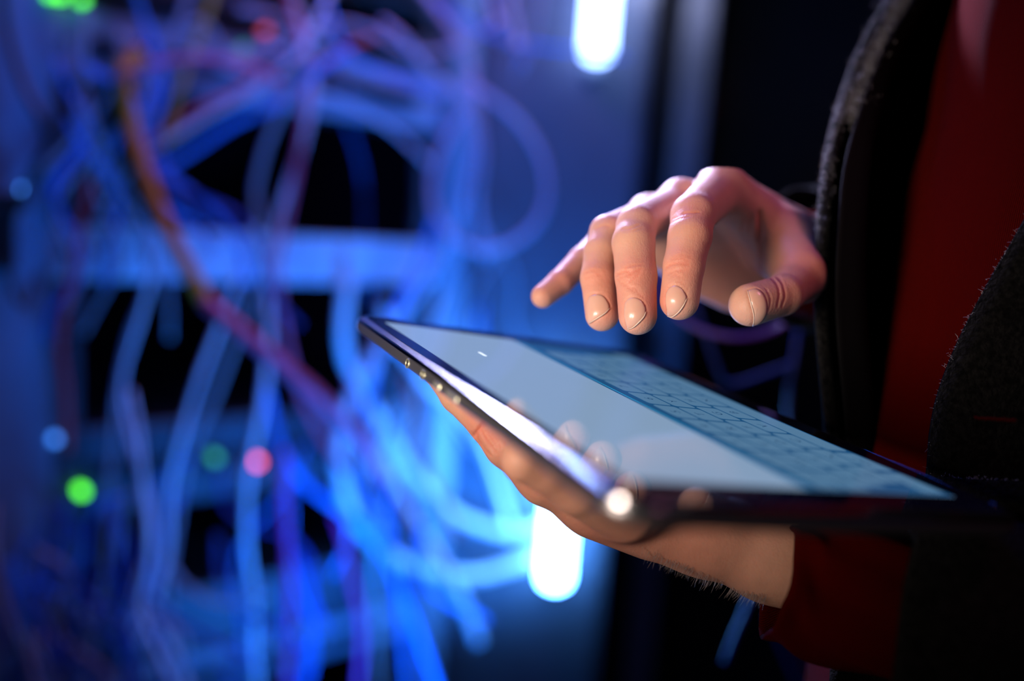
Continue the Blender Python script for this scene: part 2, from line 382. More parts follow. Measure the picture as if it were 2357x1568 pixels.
V, F = loft([rrect(d, h) for d, h in ((.15, -2.2), (.22, -1.4), (.34, -.9), (.5, -.75), (.7, -.69), (1.0, -.63), (2.2, -.39), (3.4, -.15), (3.8, -.07), (4.0, 0))]); mesh('polished_rim', V, F, M['rim'], tab)
V, F = loft([rrect(4.0, 0), rrect(4.06, -.06), rrect(4.15, 0), rrect(4.4, .02)], False, True); mesh('glass_front', V, F, M['glass'], tab, smooth=False)
def flat(name, u0, v0, u1, v1, h, m, parent, rad=.6):
    V = rrect(0, h, rad, 3, u0, v0, u1, v1); return mesh(name, V, [tuple(range(len(V)))], m, parent, smooth=False)
disp = flat('display', 17.5, 11, 217.5, 151, .05, M['scr'], tab)
kbd = flat('keyboard_area', 17.6, 79, 217.4, 150.9, .07, M['kb'], disp)
glyph_parts = []
def add_text(s, u, v, size, h=.12):
    cu = bpy.data.curves.new('t', 'FONT'); cu.body = s; cu.size = size; cu.align_x = 'CENTER'; cu.align_y = 'CENTER'
    o = bpy.data.objects.new('t', cu); COL.objects.link(o); dg = bpy.context.evaluated_depsgraph_get()
    me = bpy.data.meshes.new_from_object(o.evaluated_get(dg))
    V = [TP(u - v_.co.x, v - v_.co.y, h) for v_ in me.vertices]; F = [tuple(p.vertices) for p in me.polygons]
    bpy.data.objects.remove(o); bpy.data.meshes.remove(me); glyph_parts.append((V, F))
rows = ['1234567890', 'QWERTYUIOP', 'ASDFGHJKL@', 'ZXCVBNM,.?', None]
ku0, ku1 = 19.5, 215.5; kv = [86.5, 99.4, 112.3, 125.2, 138.1]; kh = 11.6
for r_, row in enumerate(rows):
    v0 = kv[r_]; v1 = v0 + kh
    if row:
        off = (0, 0, 4.5, 9, 0)[r_]; pitch = (ku1 - ku0) / 10.9
        for k, ch in enumerate(row):
            ub = ku1 - off - k * pitch
            if k == 9 and r_ == 3: ub2 = ku0
            flat('key', max(ku0, ub - pitch + 1.7), v0, ub, v1, .09, M['key'], disp, 1.6)
            add_text(ch, ub - pitch / 2 + .8, (v0 + v1) / 2, 6.2)
    else:
        for (a, b, s) in ((0, .10, '.?123'), (.11, .21, 'ABC'), (.22, .78, ''), (.79, .89, ''), (.90, 1, '')):
            flat('key', ku1 - b * (ku1 - ku0), v0, ku1 - a * (ku1 - ku0) - .8, v1, .09, M['key'], disp, 1.6)
            if s: add_text(s, ku1 - (a + b) / 2 * (ku1 - ku0), (v0 + v1) / 2, 4.6)
V, F = join(glyph_parts); g = mesh('key_letters', V, F, M['glyph'], disp, smooth=False)
flat('white_stroke', 62.5, 38.6, 69.8, 40.2, .1, M['white_mark'], disp, .7)  # short white stroke on the display
flat('suggestion_bar', 18, 80.4, 217, 81.6, .09, mat('kb_line', (.01, .01, .01), .05, emit=(.02, .22, .42), es=1), disp, .3)
# ports and buttons in the near long side
def side_port(u, w, h, name, rm=M['ring']):
    c = TP(u, 0, -4.6); n_ = -TV; ring = []; hole = []
    N = 20
    for k in range(N):
        a = 2 * math.pi * k / N; ring.append(c + TU * math.cos(a) * w + TN * math.sin(a) * h)
    V = [c + (p - c) * s + n_ * o_ for s, o_ in ((1.0, -.1), (.97, .22), (.72, .22), (.66, .05)) for p in ring]
    F = [(i * N + k, i * N + (k + 1) % N, (i + 1) * N + (k + 1) % N, (i + 1) * N + k) for i in range(3) for k in range(N)]
    o = mesh(name, V, F, rm, tab)
    V = [c + (p - c) * .68 + n_ * .06 for p in ring]; mesh('opening', V, [tuple(range(N))], M['dark'], o, smooth=False)
side_port(81, 1.9, 2.1, 'audio_port'); side_port(98, 1.9, 2.1, 'microphone_port')
for ua, ub in ((110, 116), (122, 132)):
    V, F = boxVF(TP(ua, -.55, -5.6), TU * (ub - ua), TV * .8, TN * 2.0, .3); mesh('side_button', V, F, M['ring'], tab, smooth=False)
# ================================================================ SDF MODELLING
def rcone(P, a, b, ra, rb):
    a = np.asarray(a, np.float32); b = np.asarray(b, np.float32); ab = b - a; l2 = float(ab @ ab)
    pa = P - a; t = np.clip((pa @ ab) / l2, 0, 1)
    q = pa - t[..., None] * ab
    return np.sqrt(np.einsum('...i,...i->...', q, q)) - (ra + (rb - ra) * t)
def ell(P, c, A, r):
    """ellipsoid with axis rows A"""
    q = (P - np.asarray(c, np.float32)) @ np.asarray(A, np.float32).T / np.asarray(r, np.float32)
    k = np.sqrt(np.einsum('...i,...i->...', q, q)); return (k - 1) * float(min(r))
def smin(a, b, k):
    h = np.clip(k - np.abs(a - b), 0, None) / k
    return np.minimum(a, b) - h * h * k * .25
def surface_nets(f, lo, hi, step):
    lo = np.asarray(lo, float); n = np.ceil((np.asarray(hi) - lo) / step).astype(int) + 1
    ax = [lo[i] + step * np.arange(n[i]) for i in range(3)]
    D = np.empty(n, np.float32)
    for i0 in range(0, n[0], 24):
        G = np.stack(np.meshgrid(ax[0][i0:i0 + 24], ax[1], ax[2], indexing='ij'), -1).astype(np.float32); D[i0:i0 + 24] = f(G)
    S_ = D < 0
    c = np.zeros(tuple(n - 1), np.int8)
    for i in (0, 1):
        for j in (0, 1):
            for k in (0, 1): c += S_[i:n[0] - 1 + i, j:n[1] - 1 + j, k:n[2] - 1 + k]
    act = (c > 0) & (c < 8); ids = -np.ones(act.shape, int); I = np.argwhere(act); ids[act] = np.arange(len(I))
    acc = np.zeros((len(I), 3)); cnt = np.zeros(len(I))
    for ax_ in range(3):
        o = [x for x in range(3) if x != ax_]
        for p in (0, 1):
            for q in (0, 1):
                s = I.copy(); s[:, o[0]] += p; s[:, o[1]] += q; e = s.copy(); e[:, ax_] += 1
                d0 = D[tuple(s.T)]; d1 = D[tuple(e.T)]; m = (d0 < 0) != (d1 < 0)
                t = d0 / np.where(np.abs(d0 - d1) < 1e-9, 1, d0 - d1); pt = s + (e - s) * t[:, None]
                acc[m] += pt[m]; cnt[m] += 1
    V = lo + acc / cnt[:, None] * step; F = []
    for ax_ in range(3):
        o = [x for x in range(3) if x != ax_]
        sl0 = [slice(None)] * 3; sl1 = [slice(None)] * 3; sl0[ax_] = slice(0, -1); sl1[ax_] = slice(1, None)
        a = S_[tuple(sl0)]; b = S_[tuple(sl1)]; E_ = np.argwhere(a != b)
        E_ = E_[(E_[:, o[0]] > 0) & (E_[:, o[1]] > 0) & (E_[:, o[0]] < n[o[0]] - 1) & (E_[:, o[1]] < n[o[1]] - 1)]
        ins = a[tuple(E_.T)]
        q = []
        for (dp, dq) in ((-1, -1), (0, -1), (0, 0), (-1, 0)):
            x = E_.copy(); x[:, o[0]] += dp; x[:, o[1]] += dq; q.append(ids[tuple(x.T)])
        Q = np.stack(q, 1)
        flip = ins if ax_ != 1 else ~ins
        Q[~flip] = Q[~flip][:, ::-1]; F.append(Q)
    F = np.vstack(F)
    return V, F
def grad(f, V, e=.15):
    V = V.astype(np.float32); g = np.stack([f(V + np.eye(3, dtype=np.float32)[i] * e) - f(V - np.eye(3, dtype=np.float32)[i] * e) for i in range(3)], -1)
    return g / (np.linalg.norm(g, axis=1)[:, None] + 1e-9)
def refine(f, V, it=2):
    for _ in range(it):
        V = V - np.clip(f(V.astype(np.float32)), -.6, .6)[:, None] * grad(f, V) * .9
    return V
def march(f, px, py, z0=300, z1=520):
    d = PX(px, py, 1.0); t = z0
    for _ in range(90):
        v = float(f((d * t)[None].astype(np.float32))[0])
        if v < .02: break
        t += max(v * .8, .02)
        if t > z1: return None
    return d * t
def chain(P, J, k=1.6):
    d = None
    for (a, ra), (b, rb) in zip(J[:-1], J[1:]):
        x = rcone(P, a, b, ra, rb); d = x if d is None else smin(d, x, k)
    return d
HS = 1.013
def PH(px, py, z): return PX(px, py, z * HS)
def jp(px, py, z, rpx): return (PX(px, py, z * HS), rpx * 1.05 * z * HS / FPX)
# ---------------- typing hand
idx_ = [jp(1661, 440, 404, 46), jp(1596, 496, 370, 48), jp(1588, 545, 362, 47), jp(1574, 612, 357, 44), jp(1564, 692, 354, 43)]
mid_ = [jp(1562, 470, 416, 42), jp(1466, 520, 372, 44), jp(1458, 560, 366, 46), jp(1464, 636, 360, 45), jp(1468, 727, 356, 42)]
rin_ = [jp(1488, 502, 424, 40), jp(1398, 535, 386, 38), jp(1385, 580, 380, 38), jp(1378, 640, 374, 39), jp(1386, 724, 369, 37)]
pin_ = [jp(1448, 540, 432, 38), jp(1385, 560, 424, 32), jp(1340, 600, 412, 30), jp(1290, 650, 402, 28), jp(1250, 682, 396, 26)]
thu_ = [jp(1800, 560, 425, 62), jp(1842, 640, 394, 50), jp(1800, 680, 374, 44), jp(1727, 702, 362, 47)]
wr_ = jp(1795, 575, 455, 95)
def f_hand(P):
    palm = rcone(P, PH(1668, 440, 410), PH(1800, 545, 450), 10.5, 17)
    palm = smin(palm, rcone(P, PH(1575, 470, 420), PH(1775, 575, 455), 9.5, 18), 8)
    palm = smin(palm, rcone(P, PH(1500, 505, 428), PH(1745, 610, 460), 9, 19), 8)
    palm = smin(palm, rcone(P, PH(1455, 545, 436), PH(1690, 640, 462), 9, 17), 8)
    palm = smin(palm, rcone(P, PH(1600, 610, 450), PH(1740, 640, 460), 13, 18), 10)          # little finger side heel
    palm = smin(palm, rcone(P, PH(1690, 470, 408), PH(1800, 565, 425), 10, 15), 8)           # web between thumb and index
    palm = smin(palm, rcone(P, PH(1800, 560, 425), PH(1838, 630, 398), 14, 11), 8)           # thenar
    arm = rcone(P, PH(1790, 590, 458), PH(2010, 640, 520), 22, 27)
    palm = smin(palm, arm, 10)
    for (x, y, z, r) in ((1657, 416, 404, 6.5), (1563, 446, 414, 6.0), (1488, 482, 424, 5.5)):   # knuckle heads
        palm = smin(palm, rcone(P, PH(x, y, z), PH(x + 30, y + 14, z + 14), r, r * .6), 9)
    # extensor tendon ridges
    palm = smin(palm, rcone(P, PH(1652, 415, 402), PH(1612, 464, 380), 5, 4), 8)
    d = None
    for J, k in ((idx_, 7), (mid_, 7), (rin_, 7), (pin_, 7), (thu_, 9)):
        x = smin(palm, chain(P, J), k); d = x if d is None else np.minimum(d, x)
    return d
C1 = lambda x, y: (1180 + x / 3.1013, 340 + y / 3.1013)
lo = np.array([-2, -78, 340]); hi = np.array([250, 0, 540])
V1, F1 = surface_nets(f_hand, (0, -80, 342), (200, 4, 540), .8)
V1 = refine(f_hand, V1)
# wrinkles and folds as carved lines: (crop points, depth, width)
wr_lines = [
 ([(1090, 862), (1130, 835), (1190, 822), (1250, 832)], .35, .5), ([(1130, 800), (1200, 795), (1260, 805)], .2, .4), ([(1100, 905), (1170, 880), (1240, 870)], .25, .4),
 ([(1120, 930), (1160, 905), (1200, 925)], .2, .35), ([(1180, 950), (1230, 980), (1250, 1030)], .2, .35), ([(1140, 780), (1220, 770), (1290, 790)], .15, .4),
 ([(735, 915), (790, 885), (850, 888), (915, 868)], .4, .5), ([(745, 945), (800, 915), (870, 905)], .25, .4), ([(760, 960), (810, 985), (870, 1010)], .22, .4),
 ([(830, 960), (880, 920), (910, 890)], .22, .4), ([(800, 860), (860, 840), (930, 835)], .18, .4), ([(870, 1000), (910, 1040), (935, 1075)], .25, .35), ([(820, 1000), (870, 1030), (915, 1060)], .2, .35),
 ([(780, 580), (840, 575), (900, 550)], .25, .5), ([(790, 600), (860, 590), (930, 570)], .15, .4),
 ([(1110, 550), (1180, 510), (1260, 490)], .22, .5), ([(1215, 470), (1270, 465), (1330, 460)], .3, .5), ([(1120, 520), (1190, 490), (1240, 480)], .15, .4),
 ([(510, 900), (560, 880), (620, 882)], .2, .45), ([(515, 930), (570, 910), (630, 905)], .15, .4), ([(590, 585), (640, 560), (690, 560)], .2, .5),
 ([(1850, 930), (1890, 980), (1905, 1050), (1890, 1130)], .35, .6), ([(1890, 920), (1930, 980), (1945, 1060), (1925, 1130)], .35, .6), ([(1810, 1010), (1840, 1070), (1835, 1140), (1800, 1200)], .25, .5),
 ([(1770, 470), (1775, 600), (1765, 720), (1765, 860)], 1.2, 1.6), ([(1660, 500), (1640, 600)], .3, 1.0), ([(1700, 480), (1690, 600)], .3, 1.0)]
def carve(f, V, lines, tr, z0=300):
    N = grad(f, V); D = np.zeros(len(V))
    for pts, dep, wid in lines:
        Q = [march(f, *tr(x, y), z0=z0) for x, y in catmull(pts, 6)]; Q = [q for q in Q if q is not None]
        for a, b in zip(Q[:-1], Q[1:]):
            if np.linalg.norm(b - a) > 6: continue
            m = np.linalg.norm(V - (a + b) / 2, axis=1) < wid * 4 + np.linalg.norm(b - a); 
            if not m.any(): continue
            ab = b - a; t = np.clip(((V[m] - a) @ ab) / (ab @ ab), 0, 1); q = V[m] - a - t[:, None] * ab; r = np.linalg.norm(q, axis=1) / wid
            D[m] = np.minimum(D[m], -dep * 1.5 * np.exp(-r * r) ); 
            D2 = dep * .35 * np.exp(-(r - 2) ** 2 * 1.5); D[m] = np.where(D[m] > -dep * .1, np.maximum(D[m], D2 * .6), D[m])
    return V + N * D[:, None], D
nails = {
 'index': [(1095, 1040), (1120, 1000), (1160, 985), (1205, 1005), (1235, 1050), (1240, 1075), (1215, 1130), (1180, 1175), (1140, 1203), (1108, 1200), (1098, 1150), (1090, 1090)],
 'middle': [(800, 1110), (825, 1080), (870, 1072), (915, 1090), (942, 1130), (948, 1170), (935, 1205), (900, 1245), (860, 1280), (822, 1295), (806, 1250), (795, 1180)],
 'ring': [(530, 1100), (550, 1060), (600, 1048), (645, 1060), (678, 1100), (690, 1145), (660, 1180), (600, 1220), (545, 1255), (530, 1200), (520, 1150)],
 'thumb': [(1675, 1020), (1735, 1005), (1785, 1040), (1812, 1110), (1810, 1190), (1775, 1250), (1712, 1288), (1722, 1205), (1700, 1110)]}
free = {'index': [(1240, 1078), (1215, 1130), (1180, 1175), (1140, 1203), (1108, 1200)], 'middle': [(948, 1172), (935, 1205), (900, 1245), (860, 1280), (822, 1295)],
        'ring': [(690, 1147), (660, 1180), (600, 1220), (545, 1255)], 'thumb': [(1675, 1020), (1700, 1110), (1722, 1205), (1712, 1288)]}
V1, D1 = carve(f_hand, V1, wr_lines + [(v[:] + [v[0]], .32, .55) for v in nails.values()], C1)
# skin flush around joints and between fingers
def flush_at(V, pts):
    m = np.zeros(len(V))
    for p, s, a in pts: m = np.maximum(m, a * np.exp(-((V - p) ** 2).sum(1) / (2 * s * s)))
    return m
FL1 = flush_at(V1, [(PH(1572, 612, 350), 7, .6), (PH(1462, 636, 352), 7, .65), (PH(1378, 640, 366), 7, .6), (PH(1300, 650, 398), 12, .6), (PH(1590, 490, 360), 6, .5), (PH(1420, 700, 360), 8, .7),
                   (PH(1510, 700, 350), 7, .8), (PH(1620, 560, 360), 8, .6), (PH(1750, 560, 430), 22, .8), (PH(1860, 640, 390), 14, .9), (PH(1800, 690, 370), 9, .6), (PH(1650, 620, 440), 25, .55), (PH(1845, 520, 430), 20, .9)])
FL1 = np.clip(FL1 + np.clip(-D1, 0, .5) * .8, 0, 1)
# ---------------- holding hand (under the tablet)
def contact(px, py, r_mm, gap=0.3, base=-7.6):
    """depth at which a ball of radius r touches the tablet's underside"""
    lo_, hi_ = 250.0, 480.0; g = lambda z: below(PX(px, py, z)) - (base - r_mm - gap)
    for _ in range(50):
        m_ = (lo_ + hi_) / 2
        if g(m_) * g(lo_) <= 0: hi_ = m_
        else: lo_ = m_
    return (lo_ + hi_) / 2
def hc(px, py, r, zmax=400, zmin=0):
    z = min(max(contact(px, py, r), zmin), zmax); return (PX(px, py, z), r)
hi_ = [(PX(1262, 1090, 352), 11), (PX(1172, 1020, 350), 10.3), (PX(1128, 966, 354), 9.6), (PX(1060, 905, 366), 8.8), (PX(1012, 858, 374), 6.6)]
hi_ = [(p, r) for p, r in hi_]
ht_ = [(PX(1440, 1160, 340), 15), (PX(1330, 1110, 322), 12), (PX(1262, 1076, 314), 9.5), (PX(1207, 1058, 309), 8.3)]
def f_hold(P):
    palm = rcone(P, PX(1262, 1090, 352), PX(1500, 1172, 362), 13, 18)
    palm = smin(palm, rcone(P, PX(1378, 1141, 358), PX(1614, 1216, 362), 17.5, 18.5), 8)
    palm = smin(palm, rcone(P, PX(1300, 1060, 385), PX(1560, 1185, 385), 13, 17), 10)
    palm = smin(palm, rcone(P, PX(1320, 1050, 405), PX(1560, 1180, 400), 12, 15), 10)
    palm = smin(palm, rcone(P, PX(1614, 1214, 362), PX(1770, 1276, 360), 18, 18), 8)
    palm = smin(palm, rcone(P, PX(1614, 1205, 378), PX(1770, 1275, 372), 16, 17), 8)
    palm = smin(palm, rcone(P, PX(1770, 1276, 362), PX(2150, 1410, 350), 18, 20), 8)
    d = smin(palm, chain(P, hi_), 6)
    d = np.minimum(d, smin(palm, chain(P, ht_), 8))
    for J in hold_fingers: d = np.minimum(d, smin(palm, chain(P, J), 6))
    # the hand never passes through the tablet
    h = (P - T0.astype(np.float32)) @ TN.astype(np.float32) + 7.75
    return np.maximum(d, h)
hold_fingers = [[(PX(1300, 1040, 400), 10), (PX(1190, 950, 402), 9), (PX(1110, 880, 405), 8.5), (PX(1060, 835, 408), 7.8)],
                [(PX(1320, 1020, 420), 9.5), (PX(1230, 940, 428), 9), (PX(1170, 880, 434), 8), (PX(1130, 845, 438), 7.4)],
                [(PX(1340, 1020, 435), 9), (PX(1290, 950, 448), 8), (PX(1250, 900, 456), 7), (PX(1220, 870, 460), 6.5)]]
C5 = lambda x, y: (1040 + x / 5.2275, 960 + y / 5.2275)
V2, F2 = surface_nets(f_hold, (-50, 5, 285), (190, 140, 470), .95)
V2 = refine(f_hold, V2)
hl = [([(395, 60), (330, 140), (270, 215), (240, 260)], .5, .6), ([(300, 200), (320, 290), (370, 370)], .3, .5), ([(350, 170), (400, 260), (470, 350), (520, 430)], .3, .5), ([(410, 170), (470, 250), (540, 370)], .25, .5),
      ([(470, 180), (540, 270), (590, 370)], .25, .5), ([(520, 190), (590, 260), (640, 330)], .2, .5), ([(330, 300), (400, 400), (470, 470)], .22, .5), ([(180, 200), (230, 190), (270, 215)], .2, .4)]
V2, D2 = carve(f_hold, V2, [(p, d * 1.9, w) for p, d, w in hl], C5, z0=285)
FL2 = np.clip(flush_at(V2, [(PX(1110, 990, 345), 9, .7), (PX(1215, 1080, 330), 14, .9), (PX(1400, 1180, 350), 20, .7), (PX(1560, 1240, 350), 20, .5)]) + np.clip(-D2, 0, .4), 0, 1)
# ---------------- torso and arms under the clothes (coarse, same body)
def f_torso(P):
    d = rcone(P, (345, -260, 458), (340, 260, 458), 78, 72)
    d = smin(d, rcone(P, (345, -250, 520), (350, -240, 380), 52, 48), 40)
    d = smin(d, rcone(P, (350, -240, 545), (330, 20, 560), 42, 34), 20)
    d = smin(d, rcone(P, (330, 20, 560), PX(1980, 635, 515), 32, 22), 15)
    d = smin(d, rcone(P, (370, -205, 318), (352, 120, 322), 38, 32), 20)
    d = smin(d, rcone(P, (335, 160, 326), PX(2100, 1420, 345), 28, 20), 15)
    d = smin(d, rcone(P, (340, -300, 440), (345, -390, 440), 50, 45), 30)
    return d
V3, F3 = surface_nets(f_torso, (90, -440, 220), (460, 380, 630), 8)
person = empty('person', CAM * [0, 0, 0] + W((300, 100, 440)) * [1, 1, 0]); tag(person, 'person in a dark wool jacket and red ribbed sweater tapping a tablet', 'person')
VV = np.vstack([V1, V2, V3]); FF = np.vstack([F1, F2 + len(V1), F3 + len(V1) + len(V2)])
body = mesh('body', VV, FF, M['skin'], person)
at = body.data.attributes.new('flush', 'FLOAT', 'POINT'); at.data.foreach_set('value', np.concatenate([FL1, FL2, np.zeros(len(V3))]).astype(np.float32))
import bmesh
bm = bmesh.new(); bm.from_mesh(body.data); bmesh.ops.recalc_face_normals(bm, faces=bm.faces); bm.to_mesh(body.data); bm.free()
# ---------------- nails
def inside(p, poly):
    x, y = p; c = False; n = len(poly)
    for i in range(n):
        x1, y1 = poly[i]; x2, y2 = poly[(i + 1) % n]
        if (y1 > y) != (y2 > y) and x < (x2 - x1) * (y - y1) / (y2 - y1) + x1: c = not c
    return c
for nm, poly in nails.items():
    loop = catmull(poly + [poly[0]], 5)[:-1]; c = loop.mean(0); n = len(loop); rings = (1, .94, .85, .7, .5, .25, .02)
    off = (-.05, .25, .38, .48, .55, .6, .6); V = []
    for s, o_ in zip(rings, off):
        for q in loop:
            p = c + (q - c) * s; h = march(f_hand, *C1(*p))
            for sh in (.93, .85, .75, .6):
                if h is not None: break
                h = march(f_hand, *C1(*(c + (p - c) * sh)))
            g_ = grad(f_hand, h[None])[0]; V.append(h + g_ * o_)
    F = [(i * n + k, i * n + (k + 1) % n, (i + 1) * n + (k + 1) % n, (i + 1) * n + k) for i in range(len(rings) - 1) for k in range(n)]
    F.append(tuple((len(rings) - 1) * n + k for k in range(n)))
    no = mesh('fingernail', V, F, M['nail'], body)
    E_ = [march(f_hand, *C1(*q)) for q in catmull(free[nm], 5)]; E_ = [e + grad(f_hand, e[None])[0] * .38 for e in E_ if e is not None]
    k_ = np.sin(np.linspace(.15, math.pi - .15, len(E_))) * .22 + .08
    Vt, Ft = tubeVF(E_, k_, 8); mesh('free_edge', Vt, Ft, M['nailedge'], no)
# ---------------- arm hairs on the wrist
hs = []
for i in range(230):
    t = random.random() ** .7; px = 1480 + 290 * t + random.uniform(-6, 6); py0 = np.interp(px, [1460, 1576, 1691, 1748], [1266, 1312, 1367, 1381])
    q = march(f_hold, px, py0 - random.uniform(1, 16), z0=300)
    if q is None: continue
    g_ = grad(f_hold, q[None])[0]; L = random.uniform(2.0, 4.5); dr = np.array([random.uniform(-.9, -.2), random.uniform(.4, 1.0), random.uniform(-.3, .5)])
    pts = [q, q + (g_ * .6 + dr * .5) * L * .5, q + (g_ * .7 + dr * 1.0) * L * .75]
    hs.append(tubeVF(pts, [.07, .05, .02], 4, False))
o = mesh('arm_hair', *join(hs), M['hair'], body); o['kind'] = 'stuff'
# ================================================================ CLOTHES
def vnoise(x, y, s): return math.sin(x * s * 1.7 + 2.1 * math.sin(y * s)) * math.cos(y * s * 1.3 + math.sin(x * s * .8))
def sheet(name, rows_, thick, m, parent, fold=0, fs=.05, uvscale=None):
    """rows_: list of polylines (design mm), resampled and given thickness with rounded ends"""
    R_ = [catmull(r, 8) for r in rows_]; n = len(R_[0]); A = np.array(R_)                 # rows x cols x 3
    A2 = np.array([catmull(A[:, j], 6) for j in range(n)]).transpose(1, 0, 2)
    for i in range(A2.shape[0]):
        for j in range(n):
            if fold: A2[i, j] += np.array([1, 0, -.6]) * fold * vnoise(A2[i, j, 1], A2[i, j, 2] + A2[i, j, 0], fs)
    du = np.gradient(A2, axis=0); dv = np.gradient(A2, axis=1); N = np.cross(du, dv); N /= np.linalg.norm(N, axis=2)[..., None] + 1e-9
    a, b = A2.shape[:2]; top = A2 + N * thick / 2; bot = A2 - N * thick / 2
    ev = dv[:, 0] / (np.linalg.norm(dv[:, 0], axis=1)[:, None] + 1e-9)
    edge = A2[:, 0] - ev * thick * .5                                                  # rounded first edge
    V = np.concatenate([top.reshape(-1, 3), bot.reshape(-1, 3), edge]); F = []
    for i in range(a - 1):
        for j in range(b - 1):
            F.append((i * b + j, i * b + j + 1, (i + 1) * b + j + 1, (i + 1) * b + j)); o_ = a * b
            F.append((o_ + i * b + j, o_ + (i + 1) * b + j, o_ + (i + 1) * b + j + 1, o_ + i * b + j + 1))
        e = 2 * a * b
        F.append((i * b, (i + 1) * b, e + i + 1, e + i)); F.append((a * b + i * b, e + i, e + i + 1, a * b + (i + 1) * b))
        F.append((i * b + b - 1, a * b + i * b + b - 1, a * b + (i + 1) * b + b - 1, (i + 1) * b + b - 1))
    for j in range(b - 1):
        F.append((j, a * b + j, a * b + j + 1, j + 1)); F.append(((a - 1) * b + j, (a - 1) * b + j + 1, a * b + (a - 1) * b + j + 1, a * b + (a - 1) * b + j))
    o = mesh(name, V, F, m, parent)
    if uvscale:
        me = o.data; uvl = me.uv_layers.new(name='UVMap'); arc = np.concatenate([[0], np.cumsum(np.linalg.norm(np.diff(A2[a // 2], axis=0), axis=1))])
        U = np.zeros((len(V), 2)); 
        for i in range(a):
            for j in range(b): U[i * b + j] = U[a * b + i * b + j] = (arc[j] * uvscale, i * .3)
        for l in me.loops: uvl.data[l.index].uv = U[l.vertex_index]
    return o
# red sweater front, seen obliquely between the two jacket fronts
rowsS = []
for Y, sh in ((-330, 60), (-230, 36), (-165, 24), (-100, 10), (-30, -6), (40, -24), (110, -40), (190, -50), (270, -55), (340, -55)):
    r_ = []
    for ang in (-135, -110, -85, -62, -40, -20, 0, 20, 40, 60, 85, 120, 150):
        a = math.radians(ang); r_.append((298 + sh - 102 * math.cos(a), Y, 405 + (118 if a > 0 else 52) * math.sin(a)))
    rowsS.append(r_)
sheet('red_sweater', rowsS, 3, M['knit'], person, fold=2.2, fs=.03, uvscale=.42)
# far (right) jacket front: edge curves from top right down to the wrist and on
rowsR = []
for (px, py, z) in ((2230, -420, 490), (2140, -160, 470), (2052, 0, 455), (1985, 130, 442), (1932, 280, 428), (1905, 400, 412), (1893, 530, 400), (1892, 680, 396), (1900, 850, 398), (1915, 1050, 402), (1925, 1300, 410), (1930, 1600, 420), (1935, 1900, 430)):
    e = PX(px, py, z); rowsR.append([e, e + (4, 0, 12), e + (16, 0, 30), e + (36, 0, 48), e + (70, 0, 70), e + (120, 0, 95), e + (170, 0, 105)])
jk = mesh('wool_jacket', *sphereVF((400, -60, 560), 1), M['wool'], person)   # anchor mesh, replaced below
bpy.data.objects.remove(jk)
jk = sheet('wool_jacket', rowsR, 6, M['wool'], person, fold=1.2, fs=.02)
rowsI = [[r[0] + (15 - 11 * min(i / 5, 1), 0, -8), r[1] + (16, 0, -9), r[2] + (8, 0, -8)] + [q + (-2, 0, -7) for q in r[3:]] for i, r in enumerate(rowsR)]
sheet('lining', rowsI, 1.5, M['lining'], jk, fold=1.2, fs=.02)
# near (left) jacket front with its fuzzy in-focus edge
e2 = [(2650, -420, 335), (2620, -150, 335), (2560, 100, 337), (2480, 300, 340), (2357, 527, 345), (2290, 640, 350), (2215, 780, 354), (2173, 900, 356), (2156, 1000, 358), (2148, 1090, 360), (2120, 1200, 364), (2060, 1350, 370), (1975, 1500, 378), (1945, 1600, 382), (1930, 1800, 390)]
rowsL = []
for (px, py, z) in e2:
    e = PX(px, py, z); rowsL.append([e, e + (3, 0, -4), e + (12, 0, -7), e + (30, 0, -8), e + (60, 0, -8), e + (110, 0, -6), e + (170, 0, 10), e + (225, 0, 60)])
sheet('jacket_front', rowsL, 4.5, M['wool'], jk, fold=1.0, fs=.03)
# pocket flap edge peeping over the tablet's far corner
fl = [[PX(2165, 1098, 352), PX(2230, 1104, 344), PX(2300, 1108, 338), PX(2380, 1112, 334)], [PX(2170, 1130, 350), PX(2235, 1140, 342), PX(2305, 1150, 335), PX(2385, 1160, 331)], [PX(2180, 1190, 350), PX(2240, 1210, 342), PX(2310, 1230, 334), PX(2390, 1240, 330)]]
sheet('pocket_flap', fl, 3, M['wool'], jk)
# red bar-tack stitch on the jacket
st = []
for k in range(26):
    x = 2243 + k * 3.7; z = 355 - 16 - k * .45; y = 962 + k * .25 + random.uniform(-1, 1)
    p = PX(x, y, z - 6); st.append(tubeVF([p + (-.1, -.55, 0), p + (.1, 0, -.5), p + (.2, .5, 0)], .28, 5))
ST = (join(st))
